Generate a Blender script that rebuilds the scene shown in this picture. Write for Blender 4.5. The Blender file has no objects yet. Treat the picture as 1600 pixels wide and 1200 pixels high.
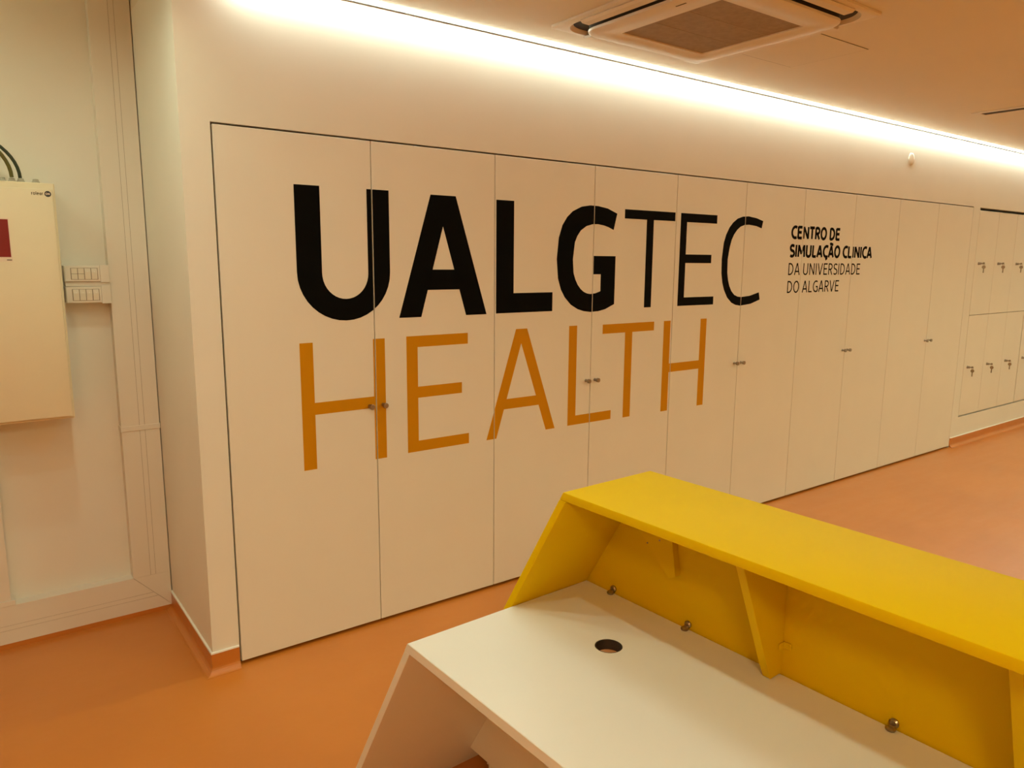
import bpy, bmesh, math
from mathutils import Vector, Matrix

S = bpy.context.scene
COL = S.collection
pi = math.pi

# ------------------------------------------------------------------ camera
def camera():
    f, yaw, pitch, roll = 1158.986, 0.636512, 0.164092, 0.007339
    loc = Vector((-0.77658, -2.87858, 1.61914))
    cy, sy, cp, sp = math.cos(yaw), math.sin(yaw), math.cos(pitch), math.sin(pitch)
    fw = Vector((sy*cp, cy*cp, -sp)); r = Vector((cy, -sy, 0)); u = r.cross(fw)
    r2 = math.cos(roll)*r + math.sin(roll)*u
    u2 = -math.sin(roll)*r + math.cos(roll)*u
    m = Matrix((r2, u2, -fw)).transposed().to_4x4(); m.translation = loc
    cd = bpy.data.cameras.new('camera'); cd.sensor_width = 36; cd.lens = f/1600*36
    cd.clip_start = 0.05
    c = bpy.data.objects.new('camera', cd); c.matrix_world = m
    COL.objects.link(c); S.camera = c
camera()

# ------------------------------------------------------------------ world, exposure
W = bpy.data.worlds.new('world'); S.world = W; W.use_nodes = True
W.node_tree.nodes['Background'].inputs[0].default_value = (1.0, 0.8, 0.55, 1)
W.node_tree.nodes['Background'].inputs[1].default_value = 0.02
S.view_settings.view_transform = 'Standard'; S.view_settings.look = 'None'
S.view_settings.gamma = 1.0; S.view_settings.use_curve_mapping = False
S.view_settings.exposure = 0.05
S.cycles.use_denoising = True
S.cycles.use_adaptive_sampling = True; S.cycles.adaptive_threshold = 0.03
S.cycles.max_bounces = 8; S.cycles.diffuse_bounces = 5

# light colours / strengths (the lamps themselves are built further down)
LED_COL, LED_STR = (0.90, 1.0, 0.84), 44.0
DOWN_COL, DOWN_STR = (0.86, 1.0, 0.72), 830.0
PANEL_COL, PANEL_STR = (0.84, 1.0, 0.92), 3.4
FILL_COL, FILL_STR = (0.84, 1.0, 0.66), 26.0  # for the lamps added in the hall and niche as fill

REAR_FILL_COL, REAR_FILL_STR = (1.0, 0.80, 0.42), 29.0  # for the warm lamp added behind as fill

ZC = 2.625            # ceiling height

# ------------------------------------------------------------------ materials
def mat(name, col, rough=0.5, metal=0.0, spec=0.5, noise=0.0, nscale=8.0, bump=0.0, bscale=60.0, coat=0.0):
    m = bpy.data.materials.new(name); m.use_nodes = True
    nt = m.node_tree; b = nt.nodes['Principled BSDF']
    b.inputs['Base Color'].default_value = (*col, 1)
    b.inputs['Roughness'].default_value = rough
    b.inputs['Metallic'].default_value = metal
    b.inputs['Specular IOR Level'].default_value = spec
    b.inputs['Coat Weight'].default_value = coat
    b.inputs['Coat Roughness'].default_value = 0.15
    tc = nt.nodes.new('ShaderNodeTexCoord')
    if noise > 0:
        n = nt.nodes.new('ShaderNodeTexNoise'); n.inputs['Scale'].default_value = nscale
        n.inputs['Detail'].default_value = 2
        r = nt.nodes.new('ShaderNodeValToRGB')
        r.color_ramp.elements[0].position = .3; r.color_ramp.elements[1].position = .7
        r.color_ramp.elements[0].color = (*[c*(1-noise) for c in col], 1)
        r.color_ramp.elements[1].color = (*[min(1, c*(1+noise)) for c in col], 1)
        nt.links.new(tc.outputs['Object'], n.inputs['Vector'])
        nt.links.new(n.outputs['Fac'], r.inputs['Fac'])
        nt.links.new(r.outputs['Color'], b.inputs['Base Color'])
    if bump > 0:
        n2 = nt.nodes.new('ShaderNodeTexNoise'); n2.inputs['Scale'].default_value = bscale
        n2.inputs['Detail'].default_value = 3
        bp = nt.nodes.new('ShaderNodeBump'); bp.inputs['Strength'].default_value = bump
        bp.inputs['Distance'].default_value = 0.01
        nt.links.new(tc.outputs['Object'], n2.inputs['Vector'])
        nt.links.new(n2.outputs['Fac'], bp.inputs['Height'])
        nt.links.new(bp.outputs['Normal'], b.inputs['Normal'])
    return m

def emis(name, col, strength):
    m = bpy.data.materials.new(name); m.use_nodes = True
    nt = m.node_tree; nt.nodes.clear()
    e = nt.nodes.new('ShaderNodeEmission'); o = nt.nodes.new('ShaderNodeOutputMaterial')
    e.inputs[0].default_value = (*col, 1); e.inputs[1].default_value = strength
    nt.links.new(e.outputs[0], o.inputs[0])
    return m

M = dict(
    wall=mat('wall_paint', (.80, .76, .68), .65, noise=.015, nscale=3),
    warm=mat('ochre_bounce_paint', (.74, .50, .24), .65, noise=.015, nscale=3),  # ochre on the unseen walls, chosen to warm the bounced light
    ceil=mat('ceiling_paint', (.76, .70, .60), .8, noise=.012, nscale=2),
    door=mat('white_laminate', (.80, .75, .66), .42, noise=.01, nscale=4),
    carcass=mat('carcass_board', (.16, .11, .07), .8, noise=.05),
    floor=None,
    cap=mat('white_sealant', (.85, .82, .75), .5, noise=.02),
    black=mat('black_vinyl', (.004, .0035, .003), .8, spec=.06, noise=.05),
    dark=mat('dark_grey_vinyl', (.006, .005, .004), .8, spec=.06, noise=.05),
    ochre=mat('ochre_vinyl', (.60, .255, .002), .6, spec=.08, noise=.01),
    nickel=mat('brushed_nickel', (.34, .29, .23), .32, 1.0, noise=.08, nscale=200),
    yellow=mat('yellow_lacquer', (.74, .475, .001), .5, spec=.06, noise=.008, nscale=5),
    desk=mat('white_melamine', (.83, .80, .72), .38, noise=.008, nscale=4),
    zinc=mat('zinc_metal', (.36, .29, .20), .28, 1.0, noise=.15, nscale=90),
    box=mat('powder_coated_steel', (.80, .70, .50), .5, noise=.01, bump=.03, bscale=180),
    pvc=mat('white_pvc', (.78, .72, .63), .45, noise=.01, nscale=3),
    seam=mat('seam_shadow_gap', (.10, .075, .05), .8, noise=.05),
    plastic=mat('switch_plastic', (.80, .74, .63), .25, noise=.01),
    gland=mat('grey_nylon', (.42, .38, .30), .5, noise=.05),
    cablegreen=mat('dark_green_cable', (.022, .035, .012), .5, noise=.1),
    cableolive=mat('olive_cable', (.10, .085, .008), .5, noise=.1),
    red=mat('red_sticker', (.22, .004, .004), .4, noise=.03),
    paper=mat('white_sticker', (.80, .66, .52), .5, noise=.01),
    ink=mat('brown_ink', (.10, .06, .02), .6, noise=.05),
    badge=mat('dark_badge', (.02, .025, .03), .4, noise=.05),
    acp=mat('ac_plastic', (.74, .66, .55), .45, noise=.01),
    grille=mat('ac_grille', (.33, .235, .14), .7, noise=.10, nscale=40, bump=.25, bscale=400),
    acdark=mat('ac_slot_dark', (.03, .022, .015), .7, noise=.1),
    alu=mat('anodised_aluminium', (.08, .072, .062), .7, 0, noise=.03),
    pvcgap=mat('trunking_gap', (.30, .23, .16), .8, noise=.03),
    rib=mat('grille_rib', (.38, .275, .17), .7, noise=.05),
    led=emis('led_diffuser', LED_COL, LED_STR),
    downlens=emis('downlight_lens', DOWN_COL, DOWN_STR),
    panellens=emis('panel_lens', PANEL_COL, PANEL_STR),
    rearfill=emis('rear_fill_lens', REAR_FILL_COL, REAR_FILL_STR),
    nichefill=emis('niche_fill_lens', FILL_COL, 12.0),
    hallfill=emis('hall_fill_lens', FILL_COL, FILL_STR),
)

def floor_mat():
    m = bpy.data.materials.new('orange_resin_floor'); m.use_nodes = True
    nt = m.node_tree; b = nt.nodes['Principled BSDF']; L = nt.links.new
    tc = nt.nodes.new('ShaderNodeTexCoord')
    n = nt.nodes.new('ShaderNodeTexNoise'); n.inputs['Scale'].default_value = 1.6; n.inputs['Detail'].default_value = 6
    r = nt.nodes.new('ShaderNodeValToRGB')
    r.color_ramp.elements[0].position = .3; r.color_ramp.elements[1].position = .75
    r.color_ramp.elements[0].color = (.54, .166, .014, 1); r.color_ramp.elements[1].color = (.62, .203, .022, 1)
    L(tc.outputs['Object'], n.inputs['Vector']); L(n.outputs['Fac'], r.inputs['Fac'])
    # scuffs: thin pale streaks
    mp = nt.nodes.new('ShaderNodeMapping'); mp.inputs['Rotation'].default_value = (0, 0, .6); mp.inputs['Scale'].default_value = (1.2, 7, 1)
    n3 = nt.nodes.new('ShaderNodeTexNoise'); n3.inputs['Scale'].default_value = 2.3; n3.inputs['Detail'].default_value = 8
    r3 = nt.nodes.new('ShaderNodeValToRGB'); r3.color_ramp.elements[0].position = .66; r3.color_ramp.elements[1].position = .84
    mx = nt.nodes.new('ShaderNodeMixRGB'); mx.inputs[2].default_value = (.62, .27, .085, 1)
    ml = nt.nodes.new('ShaderNodeMath'); ml.operation = 'MULTIPLY'; ml.inputs[1].default_value = .45
    L(tc.outputs['Object'], mp.inputs['Vector']); L(mp.outputs['Vector'], n3.inputs['Vector'])
    L(n3.outputs['Fac'], r3.inputs['Fac']); L(r3.outputs['Color'], ml.inputs[0]); L(ml.outputs[0], mx.inputs[0])
    L(r.outputs['Color'], mx.inputs[1]); L(mx.outputs[0], b.inputs['Base Color'])
    rr = nt.nodes.new('ShaderNodeMapRange'); rr.inputs['To Min'].default_value = .30; rr.inputs['To Max'].default_value = .46
    L(n3.outputs['Fac'], rr.inputs['Value']); L(rr.outputs['Result'], b.inputs['Roughness'])
    b.inputs['Specular IOR Level'].default_value = .5
    b.inputs['Coat Weight'].default_value = .6; b.inputs['Coat Roughness'].default_value = .30
    n2 = nt.nodes.new('ShaderNodeTexNoise'); n2.inputs['Scale'].default_value = 14; n2.inputs['Detail'].default_value = 3
    bp = nt.nodes.new('ShaderNodeBump'); bp.inputs['Strength'].default_value = .12; bp.inputs['Distance'].default_value = .01
    L(tc.outputs['Object'], n2.inputs['Vector']); L(n2.outputs['Fac'], bp.inputs['Height']); L(bp.outputs['Normal'], b.inputs['Normal'])
    return m
M['floor'] = floor_mat()

# ------------------------------------------------------------------ mesh helpers
def mesh_obj(name, bm, m, parent=None, smooth=False):
    bmesh.ops.recalc_face_normals(bm, faces=bm.faces)
    me = bpy.data.meshes.new(name); bm.to_mesh(me); bm.free()
    me.materials.append(M[m] if isinstance(m, str) else m)
    if smooth:
        for p in me.polygons: p.use_smooth = True
        try: me.set_sharp_from_angle(angle=math.radians(35))
        except Exception: pass
    o = bpy.data.objects.new(name, me); COL.objects.link(o)
    if parent: o.parent = parent
    return o

def box(bm, x0, x1, y0, y1, z0, z1, bev=0.0, seg=2):
    vs = [bm.verts.new((x, y, z)) for x in (x0, x1) for y in (y0, y1) for z in (z0, z1)]
    q = [(0,1,3,2),(4,6,7,5),(0,4,5,1),(2,3,7,6),(0,2,6,4),(1,5,7,3)]
    fs = [bm.faces.new([vs[i] for i in f]) for f in q]
    if bev:
        bmesh.ops.bevel(bm, geom=list({e for f in fs for e in f.edges}), offset=bev, segments=seg, affect='EDGES', profile=.5)
    return vs

def prism(bm, pts2, axis, a0, a1, bev=0.0):
    """polygon pts2 in the plane normal to axis, extruded a0..a1.  axis x: (y,z); y: (x,z); z: (x,y)"""
    def P(p, a):
        return {'x': (a, p[0], p[1]), 'y': (p[0], a, p[1]), 'z': (p[0], p[1], a)}[axis]
    v0 = [bm.verts.new(P(p, a0)) for p in pts2]; v1 = [bm.verts.new(P(p, a1)) for p in pts2]
    n = len(pts2)
    fs = [bm.faces.new(v0), bm.faces.new(v1[::-1])]
    for i in range(n): fs.append(bm.faces.new((v0[i], v1[i], v1[(i+1) % n], v0[(i+1) % n])))
    if bev:
        bmesh.ops.bevel(bm, geom=list({e for f in fs for e in f.edges}), offset=bev, segments=2, affect='EDGES', profile=.5)

def lathe(bm, prof, origin, axis, n=16):
    """prof: (radius, distance along axis)"""
    ax = Vector(axis).normalized()
    t = Vector((0, 0, 1)) if abs(ax.z) < .9 else Vector((1, 0, 0))
    e1 = ax.cross(t).normalized(); e2 = ax.cross(e1)
    O = Vector(origin); rings = []
    for r, d in prof:
        if r <= 1e-6: rings.append([bm.verts.new(O + ax*d)])
        else: rings.append([bm.verts.new(O + ax*d + e1*(r*math.cos(2*pi*k/n)) + e2*(r*math.sin(2*pi*k/n))) for k in range(n)])
    for A, B in zip(rings, rings[1:]):
        for k in range(n):
            k2 = (k+1) % n
            if len(A) == 1 and len(B) == 1: continue
            if len(A) == 1: bm.faces.new((A[0], B[k], B[k2]))
            elif len(B) == 1: bm.faces.new((A[k], A[k2], B[0]))
            else: bm.faces.new((A[k], A[k2], B[k2], B[k]))

def tube(bm, pts, r, n=10):
    pts = [Vector(p) for p in pts]; rings = []
    for i, p in enumerate(pts):
        d = (pts[min(i+1, len(pts)-1)] - pts[max(i-1, 0)]).normalized()
        t = Vector((0, 1, 0)) if abs(d.y) < .9 else Vector((1, 0, 0))
        e1 = d.cross(t).normalized(); e2 = d.cross(e1)
        rings.append([bm.verts.new(p + e1*(r*math.cos(2*pi*k/n)) + e2*(r*math.sin(2*pi*k/n))) for k in range(n)])
    for A, B in zip(rings, rings[1:]):
        for k in range(n): bm.faces.new((A[k], A[(k+1) % n], B[(k+1) % n], B[k]))
    bm.faces.new(rings[0]); bm.faces.new(rings[-1][::-1])

def tag(o, label, cat, group=None):
    o['label'] = label; o['category'] = cat
    if group: o['group'] = group
    return o

def thing(name, label, cat, loc=(0, 0, 0), rotz=0, group=None):
    o = bpy.data.objects.new(name, None); o.empty_display_size = .05
    o.location = loc; o.rotation_euler = (0, 0, rotz); COL.objects.link(o)
    return tag(o, label, cat, group)

def struct(name, bm, m, label=None):
    o = mesh_obj(name, bm, m); o['kind'] = 'structure'
    if label: o['label'] = label
    return o

def sub(name, m, parent, fn, smooth=False):
    bm = bmesh.new(); fn(bm); return mesh_obj(name, bm, m, parent, smooth)

# ------------------------------------------------------------------ room shell
DW, NX = 0.62211, 10                       # door width, number of doors
XD1 = DW*NX                                # right end of the cupboards
XL0, XL1, ZL0, ZL1 = 6.353, 8.80, 0.258, 2.104   # locker recess
XW0, XW1, YB, YR = -3.2, 9.6, 0.75, -6.4

bm = bmesh.new(); box(bm, XW0, XW1, YR, YB, -.1, 0); struct('floor', bm, 'floor', 'glossy orange resin floor with pale scuffs')
bm = bmesh.new(); box(bm, XW0, XW1, YR, 0, ZC, ZC+.1); box(bm, -.108, XW1, 0, YB, ZC, ZC+.1); box(bm, XW0, -.108, 0, YB, ZC+.22, ZC+.32); box(bm, -.108, -.06, 0, YB, ZC+.1, ZC+.32); box(bm, XW0, -.108, -.06, 0, ZC+.1, ZC+.32); struct('ceiling', bm, 'ceil', 'plain matt ceiling lit from the wall edge')
bm = bmesh.new()
box(bm, -.108, -.004, 0, YB, 0, ZC)                       # pier left of the cupboards
box(bm, -.004, XL0, 0, .12, 2.106, ZC)                    # over the cupboards
box(bm, XD1+.003, XL0, 0, YB, 0, 2.106)                   # post between cupboards and lockers
box(bm, XL0, XL1, 0, .12, ZL1, ZC)
box(bm, XL0, XL1, 0, YB, 0, ZL0)
box(bm, XL1, XW1, 0, YB, 0, ZC)
struct('wall_front', bm, 'wall', 'white wall around the built-in cupboards and lockers')
bm = bmesh.new(); box(bm, XW0, XW1, YB, YB+.1, 0, ZC+.32); struct('wall_back', bm, 'wall', 'white wall of the niche behind the electrical cabinet')
bm = bmesh.new(); box(bm, XW0-.1, XW0, YR, YB, 0, ZC+.32); struct('wall_left', bm, 'warm')
bm = bmesh.new(); box(bm, XW1, XW1+.1, YR, YB, 0, ZC); struct('wall_right', bm, 'wall')
bm = bmesh.new(); box(bm, XW0, XW1, YR-.1, YR, 0, ZC); struct('wall_rear', bm, 'warm')

# coved skirting, same resin as the floor, with a white cap line
def cove(n=6, h=.082, t=.006, r=.03):
    pts = [(0, 0), (0, h), (t, h), (t, r)]
    for k in range(1, n): 
        a = k/n*pi/2; pts.append((t + r - r*math.cos(a), r - r*math.sin(a)))
    pts += [(t+r, .0008), (t+r, 0)]
    return pts
def skirting(bm, bmc, path):
    """path: list of (x,y,nx,ny) mitred stations, profile offset along (nx,ny)"""
    pr = cove()
    for B, prof in ((bm, pr), (bmc, [(0, .082), (0, .088), (.007, .088), (.008, .082)])):
        rings = [[B.verts.new((x+nx*o, y+ny*o, z)) for o, z in prof] for x, y, nx, ny in path]
        for A, C2 in zip(rings, rings[1:]):
            for k in range(len(prof)): B.faces.new((A[k], A[(k+1) % len(prof)], C2[(k+1) % len(prof)], C2[k]))
        B.faces.new(rings[0]); B.faces.new(rings[-1][::-1])
bm, bmc = bmesh.new(), bmesh.new()
skirting(bm, bmc, [(-.108, YB-.06, -1, 0), (-.108, 0, -1, -1), (-.006, 0, 0, -1)])
o = struct('baseboard_left', bm, 'floor', 'orange coved skirting round the pier by the niche'); mesh_obj('cap_strip', bmc, 'cap', o)
bm, bmc = bmesh.new(), bmesh.new()
skirting(bm, bmc, [(XD1+.006, 0, 0, -1), (XW1, 0, 0, -1)])
o = struct('baseboard_right', bm, 'floor', 'orange coved skirting under the lockers'); mesh_obj('cap_strip', bmc, 'cap', o)

# ------------------------------------------------------------------ lettering (wall x,z in metres)
def strip(o, i): return [[o[k], o[k+1], i[k+1], i[k]] for k in range(len(o)-1)]
def rect(x0, x1, z0, z1): return [(x0, z0), (x1, z0), (x1, z1), (x0, z1)]
LET = []                                                   # (material, list of convex polygons)
n = 20
uo = [(.294, 1.907)] + [(.4975-.2035*math.cos(pi*k/n), 1.570-.198*math.sin(pi*k/n)) for k in range(n+1)] + [(.701, 1.907)]
ui = [(.398, 1.907)] + [(.4990-.1010*math.cos(pi*k/n), 1.566-.105*math.sin(pi*k/n)) for k in range(n+1)] + [(.600, 1.907)]
LET.append(('black', strip(uo, ui)))                                                    # U
LET.append(('black', [[(.741, 1.373), (.850, 1.373), (.965, 1.769), (.965, 1.902), (.903, 1.902)],
                      [(1.199, 1.373), (1.032, 1.902), (.965, 1.902), (.965, 1.769), (1.085, 1.373)],
                      [(.884, 1.491), (1.050, 1.491), (1.025, 1.580), (.9065, 1.580)]]))  # A
LET.append(('black', [rect(1.2535, 1.356, 1.374, 1.899), rect(1.356, 1.598, 1.374, 1.468)]))   # L
go = [(2.029,1.869),(1.96,1.892),(1.894,1.901),(1.84,1.902),(1.78,1.893),(1.721,1.868),(1.685,1.838),(1.655,1.797),(1.633,1.735),(1.622,1.631),
      (1.632,1.535),(1.652,1.48),(1.679,1.440),(1.72,1.402),(1.767,1.378),(1.81,1.366),(1.856,1.361),(1.91,1.363),(1.96,1.372),(2.0245,1.397)]
gi = [(2.006,1.784),(1.97,1.797),(1.937,1.805),(1.895,1.810),(1.858,1.809),(1.815,1.798),(1.777,1.775),(1.755,1.748),(1.739,1.715),(1.728,1.631),
      (1.734,1.562),(1.748,1.528),(1.764,1.502),(1.785,1.48),(1.808,1.465),(1.83,1.457),(1.853,1.454),(1.887,1.457),(1.905,1.462),(1.9225,1.467)]
LET.append(('black', strip(go, gi) + [[(1.9225, 1.467), (2.0245, 1.397), (2.0255, 1.556), (1.9225, 1.556)], rect(1.866, 2.0255, 1.555, 1.649)]))   # G
LET.append(('dark', [rect(2.0855, 2.4795, 1.8465, 1.8945), rect(2.2535, 2.3075, 1.372, 1.8465)]))     # T
LET.append(('dark', [rect(2.527, 2.580, 1.372, 1.894), rect(2.580, 2.8445, 1.8455, 1.894), rect(2.580, 2.8075, 1.616, 1.6645), rect(2.580, 2.8445, 1.372, 1.420)]))  # E
co = [(3.290,1.877),(3.223,1.892),(3.142,1.900),(3.085,1.896),(3.035,1.882),(2.995,1.858),(2.963,1.828),(2.935,1.785),(2.916,1.735),(2.905,1.64),
      (2.909,1.555),(2.922,1.50),(2.942,1.455),(2.975,1.41),(3.018,1.378),(3.06,1.363),(3.106,1.357),(3.21,1.366),(3.302,1.390)]
ci = [(3.278,1.832),(3.225,1.844),(3.150,1.850),(3.105,1.847),(3.066,1.835),(3.037,1.816),(3.010,1.789),(2.989,1.755),(2.974,1.71),(2.961,1.64),
      (2.964,1.56),(2.975,1.515),(2.99,1.48),(3.012,1.449),(3.042,1.425),(3.075,1.414),(3.11,1.410),(3.195,1.416),(3.289,1.436)]
LET.append(('dark', strip(co, ci)))                                                     # C
LET.append(('ochre', [rect(.2925, .348, .7615, 1.2885), rect(.614, .669, .7615, 1.2885), rect(.348, .614, .9905, 1.0405)]))       # H
LET.append(('ochre', [rect(.7735, .829, .7655, 1.2905), rect(.829, 1.094, 1.2405, 1.2905), rect(.829, 1.061, 1.012, 1.0625), rect(.829, 1.0995, .7655, .815)]))  # E
LET.append(('ochre', [[(1.200, .765), (1.258, .765), (1.405, 1.224), (1.405, 1.2945), (1.373, 1.2945)],
                      [(1.626, .770), (1.441, 1.2945), (1.405, 1.2945), (1.405, 1.224), (1.567, .770)],
                      [(1.302, .905), (1.519, .905), (1.502, .955), (1.318, .955)]]))       # A
LET.append(('ochre', [rect(1.7125, 1.7665, .771, 1.294), rect(1.7665, 2.023, .771, .820)]))   # L
LET.append(('ochre', [rect(1.947, 2.3405, 1.241, 1.2905), rect(2.115, 2.170, .7675, 1.241)]))  # T
LET.append(('ochre', [rect(2.421, 2.4765, .766, 1.290), rect(2.739, 2.7935, .766, 1.290), rect(2.4765, 2.739, .992, 1.0425)]))   # H

def arc(cx, cy, rx, ry, a0, a1, n=14):
    return [(cx+rx*math.cos(math.radians(a0+(a1-a0)*k/n)), cy+ry*math.sin(math.radians(a0+(a1-a0)*k/n))) for k in range(n+1)]
def glyph(ch):
    """(advance width, strokes) in cap heights"""
    if ch == 'C': return .50, [arc(.36, .5, .30, .46, 60, 300)[0:15]]
    if ch == 'Ç': return .50, [arc(.36, .5, .30, .46, 60, 300), [(.33, .0), (.40, -.10), (.30, -.20)]]
    if ch == 'E': return .46, [[(.08, 0), (.08, 1)], [(.08, .95), (.44, .95)], [(.08, .52), (.40, .52)], [(.08, .05), (.44, .05)]]
    if ch == 'N': return .60, [[(.08, 0), (.08, 1)], [(.52, 0), (.52, 1)], [(.09, .97), (.51, .03)]]
    if ch == 'T': return .46, [[(.0, .95), (.46, .95)], [(.23, 0), (.23, .95)]]
    if ch in 'RP':
        s = [[(.08, 0), (.08, 1)], [(.08, .95), (.24, .95)] + arc(.24, .71, .19, .24, 90, -90) + [(.08, .47)]]
        if ch == 'R': s.append([(.24, .48), (.45, 0)])
        return .50, s
    if ch == 'O': return .62, [arc(.31, .5, .25, .46, 0, 360, 26)]
    if ch == 'D': return .56, [[(.08, 0), (.08, 1)], [(.08, .95), (.20, .95)] + arc(.20, .5, .29, .45, 90, -90, 16) + [(.08, .05)]]
    if ch == 'S': return .46, [[(.42, .88)] + arc(.25, .73, .18, .22, 50, 250, 10) + arc(.23, .27, .20, .23, 70, -140, 12)]
    if ch == 'I': return .17, [[(.085, 0), (.085, 1)]]
    if ch == 'M': return .72, [[(.07, 0), (.10, 1)], [(.65, 0), (.62, 1)], [(.11, .96), (.36, .25)], [(.61, .96), (.36, .25)]]
    if ch == 'U': return .57, [[(.08, 1), (.08, .34)] + arc(.285, .30, .205, .26, 180, 360, 14) + [(.49, .34), (.49, 1)]]
    if ch == 'L': return .42, [[(.08, 0), (.08, 1)], [(.08, .05), (.40, .05)]]
    if ch in 'AÃ':
        s = [[(.04, 0), (.27, 1)], [(.52, 0), (.29, 1)], [(.12, .30), (.44, .30)]]
        if ch == 'Ã': s.append([(.12, 1.12), (.20, 1.19), (.28, 1.15), (.36, 1.12), (.44, 1.18)])
        return .56, s
    if ch == 'V': return .54, [[(.04, 1), (.26, 0)], [(.50, 1), (.28, 0)]]
    if ch == 'G': return .56, [arc(.34, .5, .28, .46, 58, 320, 18) + [(.50, .10), (.50, .48)], [(.34, .48), (.52, .48)]]
    if ch == 'r': return .34, [[(.08, 0), (.08, .7)], arc(.26, .42, .18, .24, 180, 80, 6)]
    if ch == 'o': return .54, [arc(.27, .35, .21, .31, 0, 360, 18)]
    if ch == 'l': return .18, [[(.09, 0), (.09, 1)]]
    if ch == 'e': return .52, [[(.07, .37), (.46, .37)] + arc(.26, .35, .20, .31, 5, 310, 16)]
    if ch == 'a': return .52, [arc(.24, .32, .17, .27, 0, 360, 16), [(.43, 0), (.43, .68)]]
    if ch == '.': return .2, [[(.06, .06), (.16, .06)]]
    return .17, []
def ribbon(pts, w):
    n = len(pts); L, R = [], []
    closed = n > 3 and abs(pts[0][0]-pts[-1][0])+abs(pts[0][1]-pts[-1][1]) < 1e-6
    for i, p in enumerate(pts):
        a = pts[i-1] if i > 0 else (pts[-2] if closed else p)
        b = pts[i+1] if i < n-1 else (pts[1] if closed else p)
        d1 = Vector((p[0]-a[0], p[1]-a[1])); d2 = Vector((b[0]-p[0], b[1]-p[1]))
        if d1.length < 1e-9: d1 = d2
        if d2.length < 1e-9: d2 = d1
        d1.normalize(); d2.normalize()
        t = (d1+d2)
        t = t.normalized() if t.length > 1e-6 else d1
        nn = Vector((-t.y, t.x)); k = min(2.0, 1/max(.4, nn.dot(Vector((-d1.y, d1.x)))))
        L.append((p[0]+nn.x*w/2*k, p[1]+nn.y*w/2*k)); R.append((p[0]-nn.x*w/2*k, p[1]-nn.y*w/2*k))
    return strip(L, R)
def textline(s, x0, z0, width, cap, w, gap=.07):
    """list of (char, polygons)"""
    adv = sum(glyph(c)[0]+gap for c in s)-gap
    kx = width/(adv*cap); x = 0; out = []
    for c in s:
        a, st = glyph(c)
        polys = []
        for s_ in st:
            pts = [(x0+(x+px)*cap*kx, z0+pz*cap) for px, pz in s_]
            polys += ribbon(pts, w)
        out.append((c, polys)); x += a+gap
    return out
for s, x0, z0, wd, w, mm in (('CENTRO DE', 3.600, 1.7795, .576, .0185, 'dark'), ('SIMULAÇÃO CLINICA', 3.594, 1.661, 1.026, .0185, 'dark'),
                             ('DA UNIVERSIDADE', 3.588, 1.5425, .888, .0092, 'dark'), ('DO ALGARVE', 3.588, 1.426, .624, .0092, 'dark')):
    for c, polys in textline(s, x0, z0, wd, .0775, w):
        if polys: LET.append((mm, polys))

def clip(poly, x0, x1):
    for sgn, lim in ((1, x0), (-1, -x1)):
        out = []
        for i in range(len(poly)):
            a, b = poly[i], poly[(i+1) % len(poly)]
            da, db = sgn*a[0]-lim, sgn*b[0]-lim
            if da >= 0: out.append(a)
            if (da >= 0) != (db >= 0):
                t = da/(da-db); out.append((a[0]+(b[0]-a[0])*t, a[1]+(b[1]-a[1])*t))
        poly = out
        if len(poly) < 3: return None
    return poly
def islands(polys, e=5e-4):
    bb = [(min(x for x, z in p)-e, max(x for x, z in p)+e, min(z for x, z in p)-e, max(z for x, z in p)+e) for p in polys]
    todo, out = set(range(len(polys))), []
    while todo:
        st = [todo.pop()]; isl = []
        while st:
            i = st.pop(); isl.append(polys[i])
            near = [j for j in todo if bb[i][0] < bb[j][1] and bb[j][0] < bb[i][1] and bb[i][2] < bb[j][3] and bb[j][2] < bb[i][3]]
            for j in near: todo.discard(j); st.append(j)
        out.append(isl)
    return out
def area(p): return abs(sum(p[i][0]*p[(i+1) % len(p)][1]-p[(i+1) % len(p)][0]*p[i][1] for i in range(len(p))))/2

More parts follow.
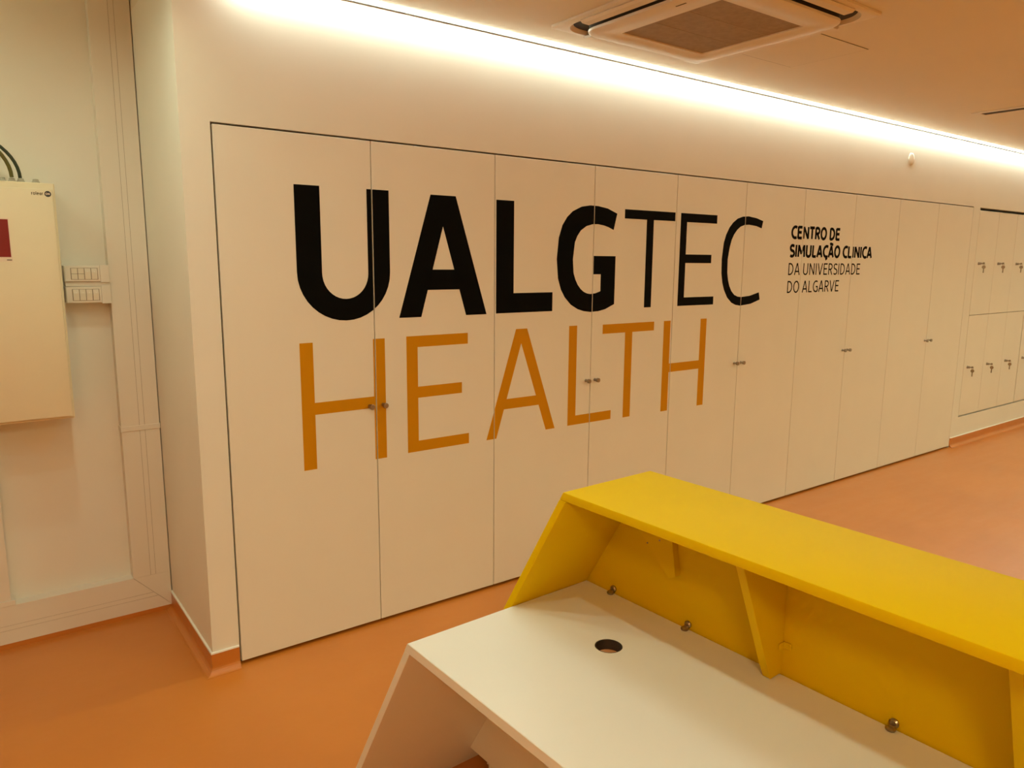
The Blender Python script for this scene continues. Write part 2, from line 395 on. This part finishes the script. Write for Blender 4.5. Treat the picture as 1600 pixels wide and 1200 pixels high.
# ------------------------------------------------------------------ built-in cupboards (five units of two doors)
CUP = ['first cupboard unit next to the niche, with black U and ochre H and E',
       'second cupboard unit from the niche, with bold black L and G above ochre letters',
       'third cupboard unit from the niche, with thin black E and C',
       'fourth cupboard unit, carrying the small four-line black text',
       'plain last cupboard unit beside the lockers, without lettering']
zt, zb, gap = 2.0985, .014, .0028
for c in range(5):
    xa, xb = 2*c*DW, 2*(c+1)*DW
    t = thing('built_in_cupboard', CUP[c], 'cupboard', ((xa+xb)/2, 0, 0), 0, 'white built-in cupboards along the wall')
    ox = (xa+xb)/2
    def carc(bm):
        box(bm, xa-ox+.001, xa-ox+.019, .0235, .58, .002, 2.104); box(bm, xb-ox-.019, xb-ox-.001, .0235, .58, .002, 2.104)
        box(bm, xa-ox+.019, xb-ox-.019, .0235, .58, 2.086, 2.104); box(bm, xa-ox+.019, xb-ox-.019, .0235, .58, .05, .068)
        box(bm, xa-ox+.019, xb-ox-.019, .05, .066, .002, .05); box(bm, xa-ox+.019, xb-ox-.019, .566, .58, .068, 2.086)
    sub('carcass', 'carcass', t, carc)
    for k in range(2):
        d0 = xa+k*DW+(gap if not (c == 0 and k == 0) else .003); d1 = xa+(k+1)*DW-gap*.0-.0006
        dr = sub('door', 'door', t, lambda bm: box(bm, d0-ox, d1-ox, 0, .02, zb, zt, .0012, 1))
        kx = (xa+DW) + (-.031 if k == 0 else .033)
        sub('knob', 'nickel', dr, lambda bm: lathe(bm, [(0, 0), (.0085, 0), (.0085, .003), (.0068, .006), (.0068, .017), (.0115, .020), (.0115, .031), (.0105, .032), (0, .032)], (kx-ox, 0, 1.0), (0, -1, 0), 20), True)
        for mm, polys in LET:
            cl = [q for q in (clip(p, d0+.0012, d1-.0012) for p in polys) if q and area(q) > 1e-7]
            if not cl: continue
            for isl in islands(cl):
                bm = bmesh.new()
                for q in isl:
                    v0 = [bm.verts.new((x-ox, -.0007, z)) for x, z in q]; v1 = [bm.verts.new((x-ox, .0002, z)) for x, z in q]
                    bm.faces.new(v0)
                    for i in range(len(q)): bm.faces.new((v0[i], v0[(i+1) % len(q)], v1[(i+1) % len(q)], v1[i]))
                mesh_obj('letter', bm, mm, dr)

# ------------------------------------------------------------------ lockers
LW = .4065
def locker_bank(x0, label, hinge_dark):
    t = thing('locker_bank', label, 'lockers', (x0, 0, ZL0), 0, 'white lockers recessed in the wall')
    def body(bm):
        for k in range(4):
            xx = min(max(k*LW-.008, .001), 3*LW-.017); box(bm, xx, xx+.016, .022, .5, .004, 1.824)
        for z in (.004, .912, 1.808): box(bm, .017, 3*LW-.017, .022, .5, z, z+.016)
        box(bm, .017, 3*LW-.017, .486, .5, .02, 1.808)
    sub('body', 'carcass', t, body)
    for row, (z0, z1) in enumerate(((.013, .9160), (.9210, 1.822))):
        for k in range(3):
            a, b = k*LW+(.006 if k == 0 else .0025), (k+1)*LW-(.004 if k == 2 else .0015)
            d = sub('locker_door', 'door', t, lambda bm: box(bm, a, b, .001, .019, z0, z1, .001, 1))
            lx, lz = k*LW+.078, (.452 if row == 0 else 1.370)
            sub('lock', 'nickel', d, lambda bm: (lathe(bm, [(0, 0), (.013, 0), (.013, .004), (.010, .006), (.010, .022), (0, .022)], (lx, .001, lz), (0, -1, 0), 14),
                                                 box(bm, lx-.0015, lx+.0015, -.034, -.02, lz-.004, lz+.006),
                                                 box(bm, lx-.002, lx+.002, -.050, -.033, lz-.006, lz+.011, .0015, 1)), False)
            def key(bm):
                lathe(bm, [(0, -.001), (.015, -.001), (.015, .001), (0, .001)], (lx+.002, -.044, lz-.030), (.93, .37, 0), 14)
                box(bm, lx+.001, lx+.003, -.0485, -.0395, lz-.080, lz-.040)
                tube(bm, [(lx+.002, -.044+.007*math.sin(q*.5), lz-.010+.011*math.cos(q*.5)) for q in range(13)], .0014, 6)
            sub('key', 'nickel', d, key)
    return t
locker_bank(XL0+.002, 'bank of six white lockers with keys, next to the last cupboard', 1)
locker_bank(XL0+.002+3*LW+.004, 'further bank of lockers at the right edge of the picture', 1)

# ------------------------------------------------------------------ reception: white desk and yellow counter
RA = math.radians(1.8); DO = (-.024, -1.462, 0); LEAN = .595; LD = 2.05
def ve(z, off=0.0): return off - LEAN*(z-.75)                 # far end plane at height z (local v)
def vn(z, off=0.0): return -LD - off + LEAN*(z-.75)           # near end plane, mirrored
def slab(bm, u0, u1, z0, z1, off=0.0, bev=.0015):
    """board lying along v between the two leaning ends, section u0..u1 x z0..z1"""
    prof = [(vn(z0, off), z0), (ve(z0, off), z0), (ve(z1, off), z1), (vn(z1, off), z1)]
    prism(bm, prof, 'x', u0, u1, bev)
def endboard(bm, u0, u1, z0, z1, off, th, far=True, bev=.0015):
    f = ve if far else vn
    i = off-th
    prism(bm, [(f(z0, off), z0), (f(z1, off), z1), (f(z1, i), z1), (f(z0, i), z0)], 'x', u0, u1, bev)

desk = thing('desk', 'white desk with slanted end panels and a round cable hole', 'desk', DO, RA)
def desktop(bm):
    slab(bm, 0, .569, .7265, .75, -.001, .0018)
    return bm
bm = bmesh.new(); hu, hv, hr = .360, -.291, .032
# desktop with a real cable hole: ring of quads round the hole joined to the outline
N = 40
def outline(a):
    """ray from the hole centre to the desktop outline"""
    u0, u1, v0, v1 = .0015, .5675, vn(.75)+.003, ve(.75)-.0025
    dx, dy = math.cos(a), math.sin(a); tt = 1e9
    if dx > 1e-9: tt = min(tt, (u1-hu)/dx)
    if dx < -1e-9: tt = min(tt, (u0-hu)/dx)
    if dy > 1e-9: tt = min(tt, (v1-hv)/dy)
    if dy < -1e-9: tt = min(tt, (v0-hv)/dy)
    return (hu+dx*tt, hv+dy*tt)
angs = sorted(set([2*pi*k/N for k in range(N)] + [math.atan2(v-hv, u-hu) % (2*pi) for u in (.0015, .5675) for v in (vn(.75)+.003, ve(.75)-.0025)]))
inn_t, inn_b, out_t, out_m, out_b = [], [], [], [], []
for a in angs:
    ou = outline(a)
    cu, cv = hu+hr*math.cos(a), hv+hr*math.sin(a)
    inn_t.append(bm.verts.new((cu, cv, .75))); inn_b.append(bm.verts.new((cu, cv, .7265)))
    out_t.append(bm.verts.new((*ou, .75)))
    eu = 0 if ou[0] < .01 else (.569 if ou[0] > .56 else ou[0])
    far, near = ou[1] > -.01, ou[1] < vn(.75)+.01
    out_m.append(bm.verts.new((eu, ve(.7485, -.001) if far else vn(.7485, -.001) if near else ou[1], .7485)))
    out_b.append(bm.verts.new((eu, ve(.7265, -.001) if far else vn(.7265, -.001) if near else ou[1], .7265)))
for k in range(len(angs)):
    j = (k+1) % len(angs)
    bm.faces.new((inn_t[k], inn_t[j], out_t[j], out_t[k])); bm.faces.new((out_t[k], out_t[j], out_m[j], out_m[k]))
    bm.faces.new((out_m[k], out_m[j], out_b[j], out_b[k])); bm.faces.new((out_b[k], out_b[j], inn_b[j], inn_b[k]))
    bm.faces.new((inn_b[k], inn_b[j], inn_t[j], inn_t[k]))
top = mesh_obj('desktop', bm, 'desk', desk)
sub('cable_hole_liner', 'acdark', desk, lambda bm: lathe(bm, [(hr-.0006, .0), (hr-.0006, .024), (hr-.003, .024), (hr-.003, .0), (hr-.0006, 0)], (hu, hv, .7255), (0, 0, 1), 40), True)
sub('end_panel', 'desk', desk, lambda bm: endboard(bm, .0, .569, 0, .7262, -.001, .023))
sub('end_panel', 'desk', desk, lambda bm: endboard(bm, .0, .569, 0, .7262, -.001, .023, False))
sub('modesty_panel', 'desk', desk, lambda bm: slab(bm, .434, .452, .088, .7262, -.0245, .001))
sub('plinth', 'desk', desk, lambda bm: slab(bm, .50, .518, 0, .0875, -.075, .001))
for v in (.30, -2.30):
    sub('foot', 'plastic', desk, lambda bm: lathe(bm, [(0, 0), (.02, 0), (.022, .005), (.018, .01), (.012, .03), (.012, .0875), (0, .0875)], (.47, v, 0), (0, 0, 1), 14), True)

ctr = thing('reception_counter', 'bright yellow raised reception counter with slanted end behind the white desk', 'counter', DO, RA)
UF, UBK, ZT = .305, .602, 1.100
sub('countertop', 'yellow', ctr, lambda bm: slab(bm, UF, UBK, ZT-.021, ZT, .0225, .003), True)
# end boards run from floor to countertop, clear of the desk in front
for far in (True, False):
    sub('end_panel', 'yellow', ctr, lambda bm: endboard(bm, UF, UBK, 0, ZT-.0212, .0225, .0225, far, .002), True)
sub('back_panel', 'yellow', ctr, lambda bm: slab(bm, .5715, .592, 0, ZT-.0212, -.0005, .0005))
def gusset(bm, v):
    prism(bm, [(.388, ZT-.0214), (.5712, ZT-.0214), (.5712, .752), (.530, .752), (.514, .786)], 'y', v-.019, v, .001)
GV = [-.580, -1.053, -1.526]
for v in GV: sub('gusset', 'yellow', ctr, lambda bm: gusset(bm, v))
# tapered stiffener screwed flat to the back panel
st = sub('stiffener', 'yellow', ctr, lambda bm: prism(bm, [(-.156, 1.003), (-.200, ZT-.0214), (-.286, ZT-.0214), (-.320, .876), (-.300, .864)], 'x', .551, .5713, .001))
for v, z in ((-.218, .934), (-.256, .952)):
    sub('screw', 'zinc', st, lambda bm: lathe(bm, [(0, 0), (.0022, 0), (.0022, .0012), (0, .0012)], (.551, v-.012, z), (-1, 0, 0), 10))
def clipmesh(bm, v, z):
    lathe(bm, [(0, 0), (.0085, 0), (.0095, .002), (.0095, .004), (.0065, .007), (0, .0075)], (.5713, v, z+.011), (-1, 0, 0), 14)
    lathe(bm, [(0, 0), (.0085, 0), (.0095, .002), (.0095, .004), (.0065, .007), (0, .0075)], (.559, v+.001, z+.0004), (0, 0, 1), 14)
    box(bm, .558, .5712, v-.006, v+.006, z+.0005, z+.009, .002, 1)
for v in (-.103, -.350, -.837, -1.30, -1.75):
    sub('panel_clip', 'zinc', ctr, lambda bm: clipmesh(bm, v, .7503), True)
for v in GV:
    sub('corner_clip', 'yellow', ctr, lambda bm: (box(bm, .551, .5712, v-.024, v-.0192, .812, .826, .0015, 1), box(bm, .5655, .5712, v-.039, v-.0192, .812, .826, .0015, 1)))

# ------------------------------------------------------------------ electrical niche on the left
cab = thing('electrical_cabinet', 'cream steel electrical cabinet with red sticker on the niche wall', 'cabinet', (-.80, YB, .975))
def L(x, y, z): return (x+.80, y-YB, z-.975)
def lbox(bm, x0, x1, y0, y1, z0, z1, *a): box(bm, x0+.80, x1+.80, y0-YB, y1-YB, z0-.975, z1-.975, *a)
sub('body', 'box', cab, lambda bm: lbox(bm, -1.15, -.452, .524, .748, .984, 1.900, .003, 1))
cd = sub('door', 'box', cab, lambda bm: lbox(bm, -1.148, -.4615, .500, .5225, .996, 1.8755, .004, 2), True)
stk = sub('sticker_margin', 'paper', cd, lambda bm: lbox(bm, -.77, -.609, .4994, .50, 1.604, 1.764))
sub('red_sticker', 'red', cd, lambda bm: lbox(bm, -.765, -.6135, .4990, .4994, 1.6205, 1.759))
def txt(bm, s, x0, z0, wd, cap, w, y):
    for c, polys in textline(s, x0, z0, wd, cap, w, .12):
        for q in polys:
            bm.faces.new([bm.verts.new(L(x, y, z)) for x, z in q])
sub('lettering', 'ink', cd, lambda bm: txt(bm, 'rolear.', -.531, 1.853, .042, .0125, .0022, .4996))
sub('logo_badge', 'badge', cd, lambda bm: lathe(bm, [(0, 0), (.011, 0), (.011, .0006), (0, .0006)], L(-.478, .4998, 1.858), (0, -1, 0), 24))
sub('badge_lettering', 'paper', cd, lambda bm: txt(bm, 'ON', -.4855, 1.8545, .014, .0075, .0018, .4988))
sub('fine_print', 'ink', cd, lambda bm: lbox(bm, -.628, -.612, .4985, .4991, 1.6085, 1.6115))
for i, gx in enumerate((-.612, -.5815, -.5525, -.5035)):
    sub('cable_gland', 'gland', cab, lambda bm: lathe(bm, [(0, 0), (.014, 0), (.014, .010), (.0105, .014), (.0105, .019), (.0075, .021), (0, .021)], L(gx, .62, 1.8995), (0, 0, 1), 12), False)
for x0, m, lab in ((-.5525, 'cablegreen', 'dark green cable arching into the cabinet top, right of the olive one'), (-.5815, 'cableolive', 'olive green cable arching into the cabinet top')):
    bm = bmesh.new()
    h = .17
    yy = .635 if m == 'cablegreen' else .605
    pts = [(x0-.34*(1-math.cos(a))*(.62), yy, 1.921+h*math.sin(a)) for a in [k/16*pi*.62 for k in range(17)]]
    tube(bm, pts, .0062 if m == 'cablegreen' else .0068, 10)
    tag(mesh_obj('cable', bm, m, None, True), lab, 'cable', 'cables on top of the electrical cabinet')

# trunking: vertical run, horizontal run, mitred corner
TY = .690
vt = thing('cable_trunking', 'white vertical cable trunking in the corner of the niche', 'trunking', (-.187, YB, .02), 0, 'white cable trunking of the niche')
def T(bm, x0, x1, y0, y1, z0, z1, *a): box(bm, x0+.187, x1+.187, y0-YB, y1-YB, z0-.02, z1-.02, *a)
XT0, XT1 = -.266, -.112
sub('channel', 'pvcgap', vt, lambda bm: T(bm, XT0+.002, XT1-.002, TY+.0015, YB-.0005, .187, ZC+.215))
for x0, x1 in ((XT0, -.1942), (-.1930, -.1728), (-.1716, XT1)):
    def cover(bm, x0=x0, x1=x1):
        if x0 == XT0:   prism(bm, [(x0+.187, TY-YB), (x1+.187, TY-YB), (x1+.187, TY+.001-YB), (x0+.0022+.187, TY+.001-YB), (x0+.0022+.187, -.001), (x0+.187, -.001)], 'z', .186-.02, ZC+.19)
        elif x1 == XT1: prism(bm, [(x1+.187, TY-YB), (x0+.187, TY-YB), (x0+.187, TY+.001-YB), (x1-.0022+.187, TY+.001-YB), (x1-.0022+.187, -.001), (x1+.187, -.001)], 'z', .186-.02, ZC+.19)
        else:           T(bm, x0, x1, TY, TY+.001, .186, ZC+.215)
    sub('cover_strip', 'pvc', vt, cover)
sub('coupler', 'pvc', vt, lambda bm: T(bm, XT0-.003, XT1+.003, TY-.003, YB-.001, .866, .889, .001, 1))
ht = thing('cable_trunking', 'white horizontal cable trunking along the niche floor', 'trunking', (-.7, YB, .022), 0, 'white cable trunking of the niche')
def H(bm, pts, y0, y1): prism(bm, [(x+.7, z-.022) for x, z in pts], 'y', y0-YB, y1-YB)
sub('channel', 'pvcgap', ht, lambda bm: H(bm, [(-2.2, .026), (XT1-.004, .026), (XT1-.004, .18), (-2.2, .18)], TY+.0015, YB-.0005))
# mitred face strips: diagonal from (XT1,.022) to (XT0,.186)
def mit(z): return XT1+(XT0-XT1)*(z-.022)/(.186-.022)-.0008
for z0, z1 in ((.022, .0796), (.0808, .0998), (.101, .186)):
    sub('cover_strip', 'pvc', ht, lambda bm: H(bm, [(-2.2, z0), (mit(z0), z0), (mit(z1), z1), (-2.2, z1)], TY, TY+.0014))
sub('top_edge', 'pvc', ht, lambda bm: H(bm, [(-2.2, .182), (XT0, .182), (XT0, .186), (-2.2, .186)], TY+.0014, YB-.0005))
sub('corner_piece', 'pvc', ht, lambda bm: H(bm, [(mit(.022)+.0022, .022), (XT1, .022), (XT1, .1855), (mit(.1855)+.0022, .1855)], TY, TY+.0014))
# narrow duct that drops from the cabinet to the floor trunking
dt = thing('cable_duct', 'white duct dropping from the cabinet to the floor trunking', 'duct', (-.85, YB, .186))
sub('duct_body', 'pvc', dt, lambda bm: box(bm, -.12, .124, TY+.004-YB, -.0005, .022, .795, .001, 1))
sub('duct_shoe', 'pvc', dt, lambda bm: box(bm, -.13, .138, TY-.002-YB, -.0005, .0005, .022, .001, 1))

bm = bmesh.new(); box(bm, -2.2, XT1, TY+.0006, YB, 0, .0215); struct('baseboard_back', bm, 'floor', 'orange resin upstand under the floor trunking')
# switch blocks
def switch_block(z0, z1, label, kinds):
    t = thing('switch_block', label, 'switches', (-.346, YB, (z0+z1)/2), 0, 'switch blocks between cabinet and trunking')
    zc = (z0+z1)/2; h = (z1-z0)/2
    sub('back_box', 'pvc', t, lambda bm: box(bm, -.086, .0785, -.082, -.0005, -h, h, .002, 1))
    sub('frame', 'pvc', t, lambda bm: (box(bm, -.084, .042, -.087, -.0815, -h+.002, h-.002, .0015, 1)))
    sub('side_cover', 'pvc', t, lambda bm: (box(bm, .044, .0782, -.0855, -.0815, -h-.003, h+.003, .001, 1)))
    sub('dark_gap_plate', 'pvcgap', t, lambda bm: box(bm, -.0635, .0355, -.0874, -.0866, -.0238, .0238))  # dark plate added so the gaps between rockers read darker
    x = -.062
    for k in kinds:
        if k == 'blank':
            for zz in (-.0115, .0115):
                sub('blank_plate', 'plastic', t, lambda bm: box(bm, x+.0012, x+.0228, -.0890, -.0868, zz-.0108, zz+.0108, .0008, 1))
        else:
            r = sub('rocker', 'plastic', t, lambda bm: prism(bm, [(-.0865, -.0225), (-.0905, -.0222), (-.0935, .006), (-.0905, .0222), (-.0865, .0225)], 'x', x+.0012, x+.0228, .0008))
            sub('glint_dot', 'cap', r, lambda bm: lathe(bm, [(0, 0), (.0024, 0), (.0018, .001), (0, .0013)], (x+.012, -.0926, .009), (0, -1, .3), 10), True)  # white dot modelled in place of the lamp glint on the rocker
        x += .024
    return t
sb = switch_block(1.522, 1.588, 'upper switch block with four blank plates and two rockers', ['blank', 'blank', 'r', 'r'])
sub('gap_fill_plate', 'pvc', sb, lambda bm: box(bm, -.084, .0775, -.076, -.0005, -.0515, -.0332, .001, 1))  # added filler that keeps the gap between the blocks from going dark
switch_block(1.434, 1.503, 'lower switch block with four white rockers in a row', ['r', 'r', 'r', 'r'])

# ------------------------------------------------------------------ ceiling fittings
led = thing('led_strip', 'long glowing white LED line where wall meets ceiling', 'lamp', (0.06, 0, ZC))
LX1 = 9.4
sub('profile', 'alu', led, lambda bm: (box(bm, 0, LX1, -.0125, -.0008, -.009, -.0005), box(bm, 0, LX1, -.047, -.0125, -.0012, -.0005)))
sub('diffuser', 'led', led, lambda bm: box(bm, .002, LX1-.002, -.046, -.0128, -.0032, -.0014))

ac = thing('air_conditioner', 'four-way cassette air conditioner in the ceiling', 'air conditioner', (1.853, -.705, ZC))
def rsq(h, r, n=8):
    pts = []
    for cx, cy, a0 in ((h-r, h-r, 0), (-h+r, h-r, 90), (-h+r, -h+r, 180), (h-r, -h+r, 270)):
        for k in range(n+1):
            a = math.radians(a0+90*k/n); pts.append((cx+r*math.cos(a), cy+r*math.sin(a)))
    return pts
def loops(bm, specs, cap_last=False, cap_first=False, n=8):
    R = [[bm.verts.new((x, y, z)) for x, y in rsq(h, r, n)] for h, r, z in specs]
    for A, B in zip(R, R[1:]):
        for k in range(len(A)): bm.faces.new((A[k], A[(k+1) % len(A)], B[(k+1) % len(B)], B[k]))
    if cap_last: bm.faces.new(R[-1])
    if cap_first: bm.faces.new(R[0])
sub('outer_panel', 'acp', ac, lambda bm: loops(bm, [(.476, .006, -.0005), (.476, .006, -.010), (.470, .008, -.015), (.462, .10, -.017), (.450, .11, -.017), (.440, .11, -.0008), (.476, .006, -.0005)]), True)
sub('air_slot', 'acdark', ac, lambda bm: loops(bm, [(.440, .11, -.0012), (.386, .09, -.0012), (.386, .09, -.031)]))
sub('core_panel', 'acp', ac, lambda bm: loops(bm, [(.384, .09, -.030), (.389, .09, -.031), (.387, .088, -.040), (.378, .08, -.045), (.302, .03, -.046), (.300, .028, -.0450), (.262, .004, -.0450), (.260, .004, -.038)]), True)
g = sub('intake_grille', 'grille', ac, lambda bm: loops(bm, [(.2605, .004, -.038), (.2605, .004, -.0400)], True))
for y in (-.088, .088):
    sub('grille_rib', 'rib', g, lambda bm: box(bm, -.259, .259, y-.003, y+.003, -.0408, -.0399))
for k in range(4):
    a = k*pi/2
    f = sub('flap', 'acp', ac, lambda bm: prism(bm, [(.408, -.0265), (.416, -.031), (.452, -.030), (.464, -.022), (.460, -.017), (.420, -.0205)], 'y', -.30, .30, .001))
    f.rotation_euler = (0, 0, a)
sub('maker_mark', 'ink', ac, lambda bm: box(bm, -.345, -.339, -.16, -.11, -.0466, -.0455))

hat = thing('access_hatch', 'square flush access hatch in the ceiling beside the air conditioner', 'hatch', (2.59, -.664, ZC))
sub('frame_gap', 'seam', hat, lambda bm: box(bm, -.2085, .2085, -.2085, .2085, -.0015, -.0004))
sub('hatch_panel', 'ceil', hat, lambda bm: box(bm, -.2055, .2055, -.2055, .2055, -.0021, -.0010))
slo = thing('air_slot_diffuser', 'white linear air diffuser with a dark slot in the ceiling, far right', 'diffuser', (4.885, -1.10, ZC))
sub('diffuser_frame', 'acp', slo, lambda bm: (box(bm, -.078, -.040, -.6, .6, -.006, -.0005, .001, 1), box(bm, .040, .078, -.6, .6, -.006, -.0005, .001, 1), box(bm, -.040, .040, .555, .6, -.006, -.0005, .001, 1), box(bm, -.040, .040, -.6, -.555, -.006, -.0005, .001, 1)))
sub('slot', 'acdark', slo, lambda bm: box(bm, -.040, .040, -.555, .555, -.0030, -.0006))
sn = thing('wall_sensor', 'small round white cover on the wall above the cupboards', 'sensor', (5.078, 0, 2.40))
sub('cover', 'plastic', sn, lambda bm: lathe(bm, [(0, 0), (.043, 0), (.043, .003), (.040, .005), (.030, .006), (0, .006)], (0, -.0003, 0), (0, -1, 0), 32), True)
sub('rim', 'pvc', sn, lambda bm: lathe(bm, [(.0435, 0), (.046, 0), (.046, .003), (.0435, .003), (.0435, 0)], (0, -.0003, 0), (0, -1, 0), 32), True)

# unseen room lamps, some of them added to lift brightness and warmth
for y, w in ((-2.28, 'nearest the camera'), (-1.61, 'second from the camera'), (-.95, 'second from the cupboards'), (-.28, 'nearest the niche')):
    d = thing('downlight', 'round recessed downlight over the desk, ' + w, 'lamp', (-.49, y, ZC), 0, 'downlights over the desk')
    sub('trim_ring', 'acp', d, lambda bm: lathe(bm, [(.0225, .0004), (.048, .0004), (.048, .004), (.030, .007), (.0225, .007), (.0225, .0004)], (0, 0, 0), (0, 0, -1), 28), True)
    sub('lens', 'downlens', d, lambda bm: lathe(bm, [(0, .004), (.022, .004), (.022, .0008), (0, .0008)], (0, 0, 0), (0, 0, -1), 28))
def panel_lamp(x, y, w, l, label, m, z=ZC):
    d = thing('ceiling_panel_lamp', label, 'lamp', (x, y, z), 0, 'flat ceiling lamps of the hall')
    sub('frame', 'alu', d, lambda bm: (box(bm, -w/2-.012, -w/2, -l/2-.012, l/2+.012, -.012, -.0005), box(bm, w/2, w/2+.012, -l/2-.012, l/2+.012, -.012, -.0005), box(bm, -w/2, w/2, l/2, l/2+.012, -.012, -.0005), box(bm, -w/2, w/2, -l/2-.012, -l/2, -.012, -.0005)))
    sub('lens', m, d, lambda bm: box(bm, -w/2, w/2, -l/2, l/2, -.009, -.001))
panel_lamp(.385, -2.0, .36, 1.15, 'flat ceiling lamp over the desk', 'panellens')
panel_lamp(-1.55, -.70, .36, .9, 'added flat fill lamp in front of the niche, unseen', 'panellens')  # added to brighten the niche and the pier side
panel_lamp(-1.35, .30, .40, .40, 'added square fill lamp inside the niche, unseen', 'nichefill', ZC+.22)  # added to brighten the top of the niche wall
panel_lamp(-1.6, -4.4, .5, 1.15, 'added warm fill lamp behind the desk, unseen', 'rearfill')  # added as warm fill for the shaded sides
for i, (x, y) in enumerate(((2.6, -4.0), (5.4, -3.4), (8.0, -3.2))):  # lamps added to raise the general brightness
    panel_lamp(x, y, .5, 1.15, ['added fill lamp in the middle of the hall, unseen', 'added fill lamp across from the last cupboards, unseen', 'added fill lamp across from the lockers, unseen'][i], 'hallfill')
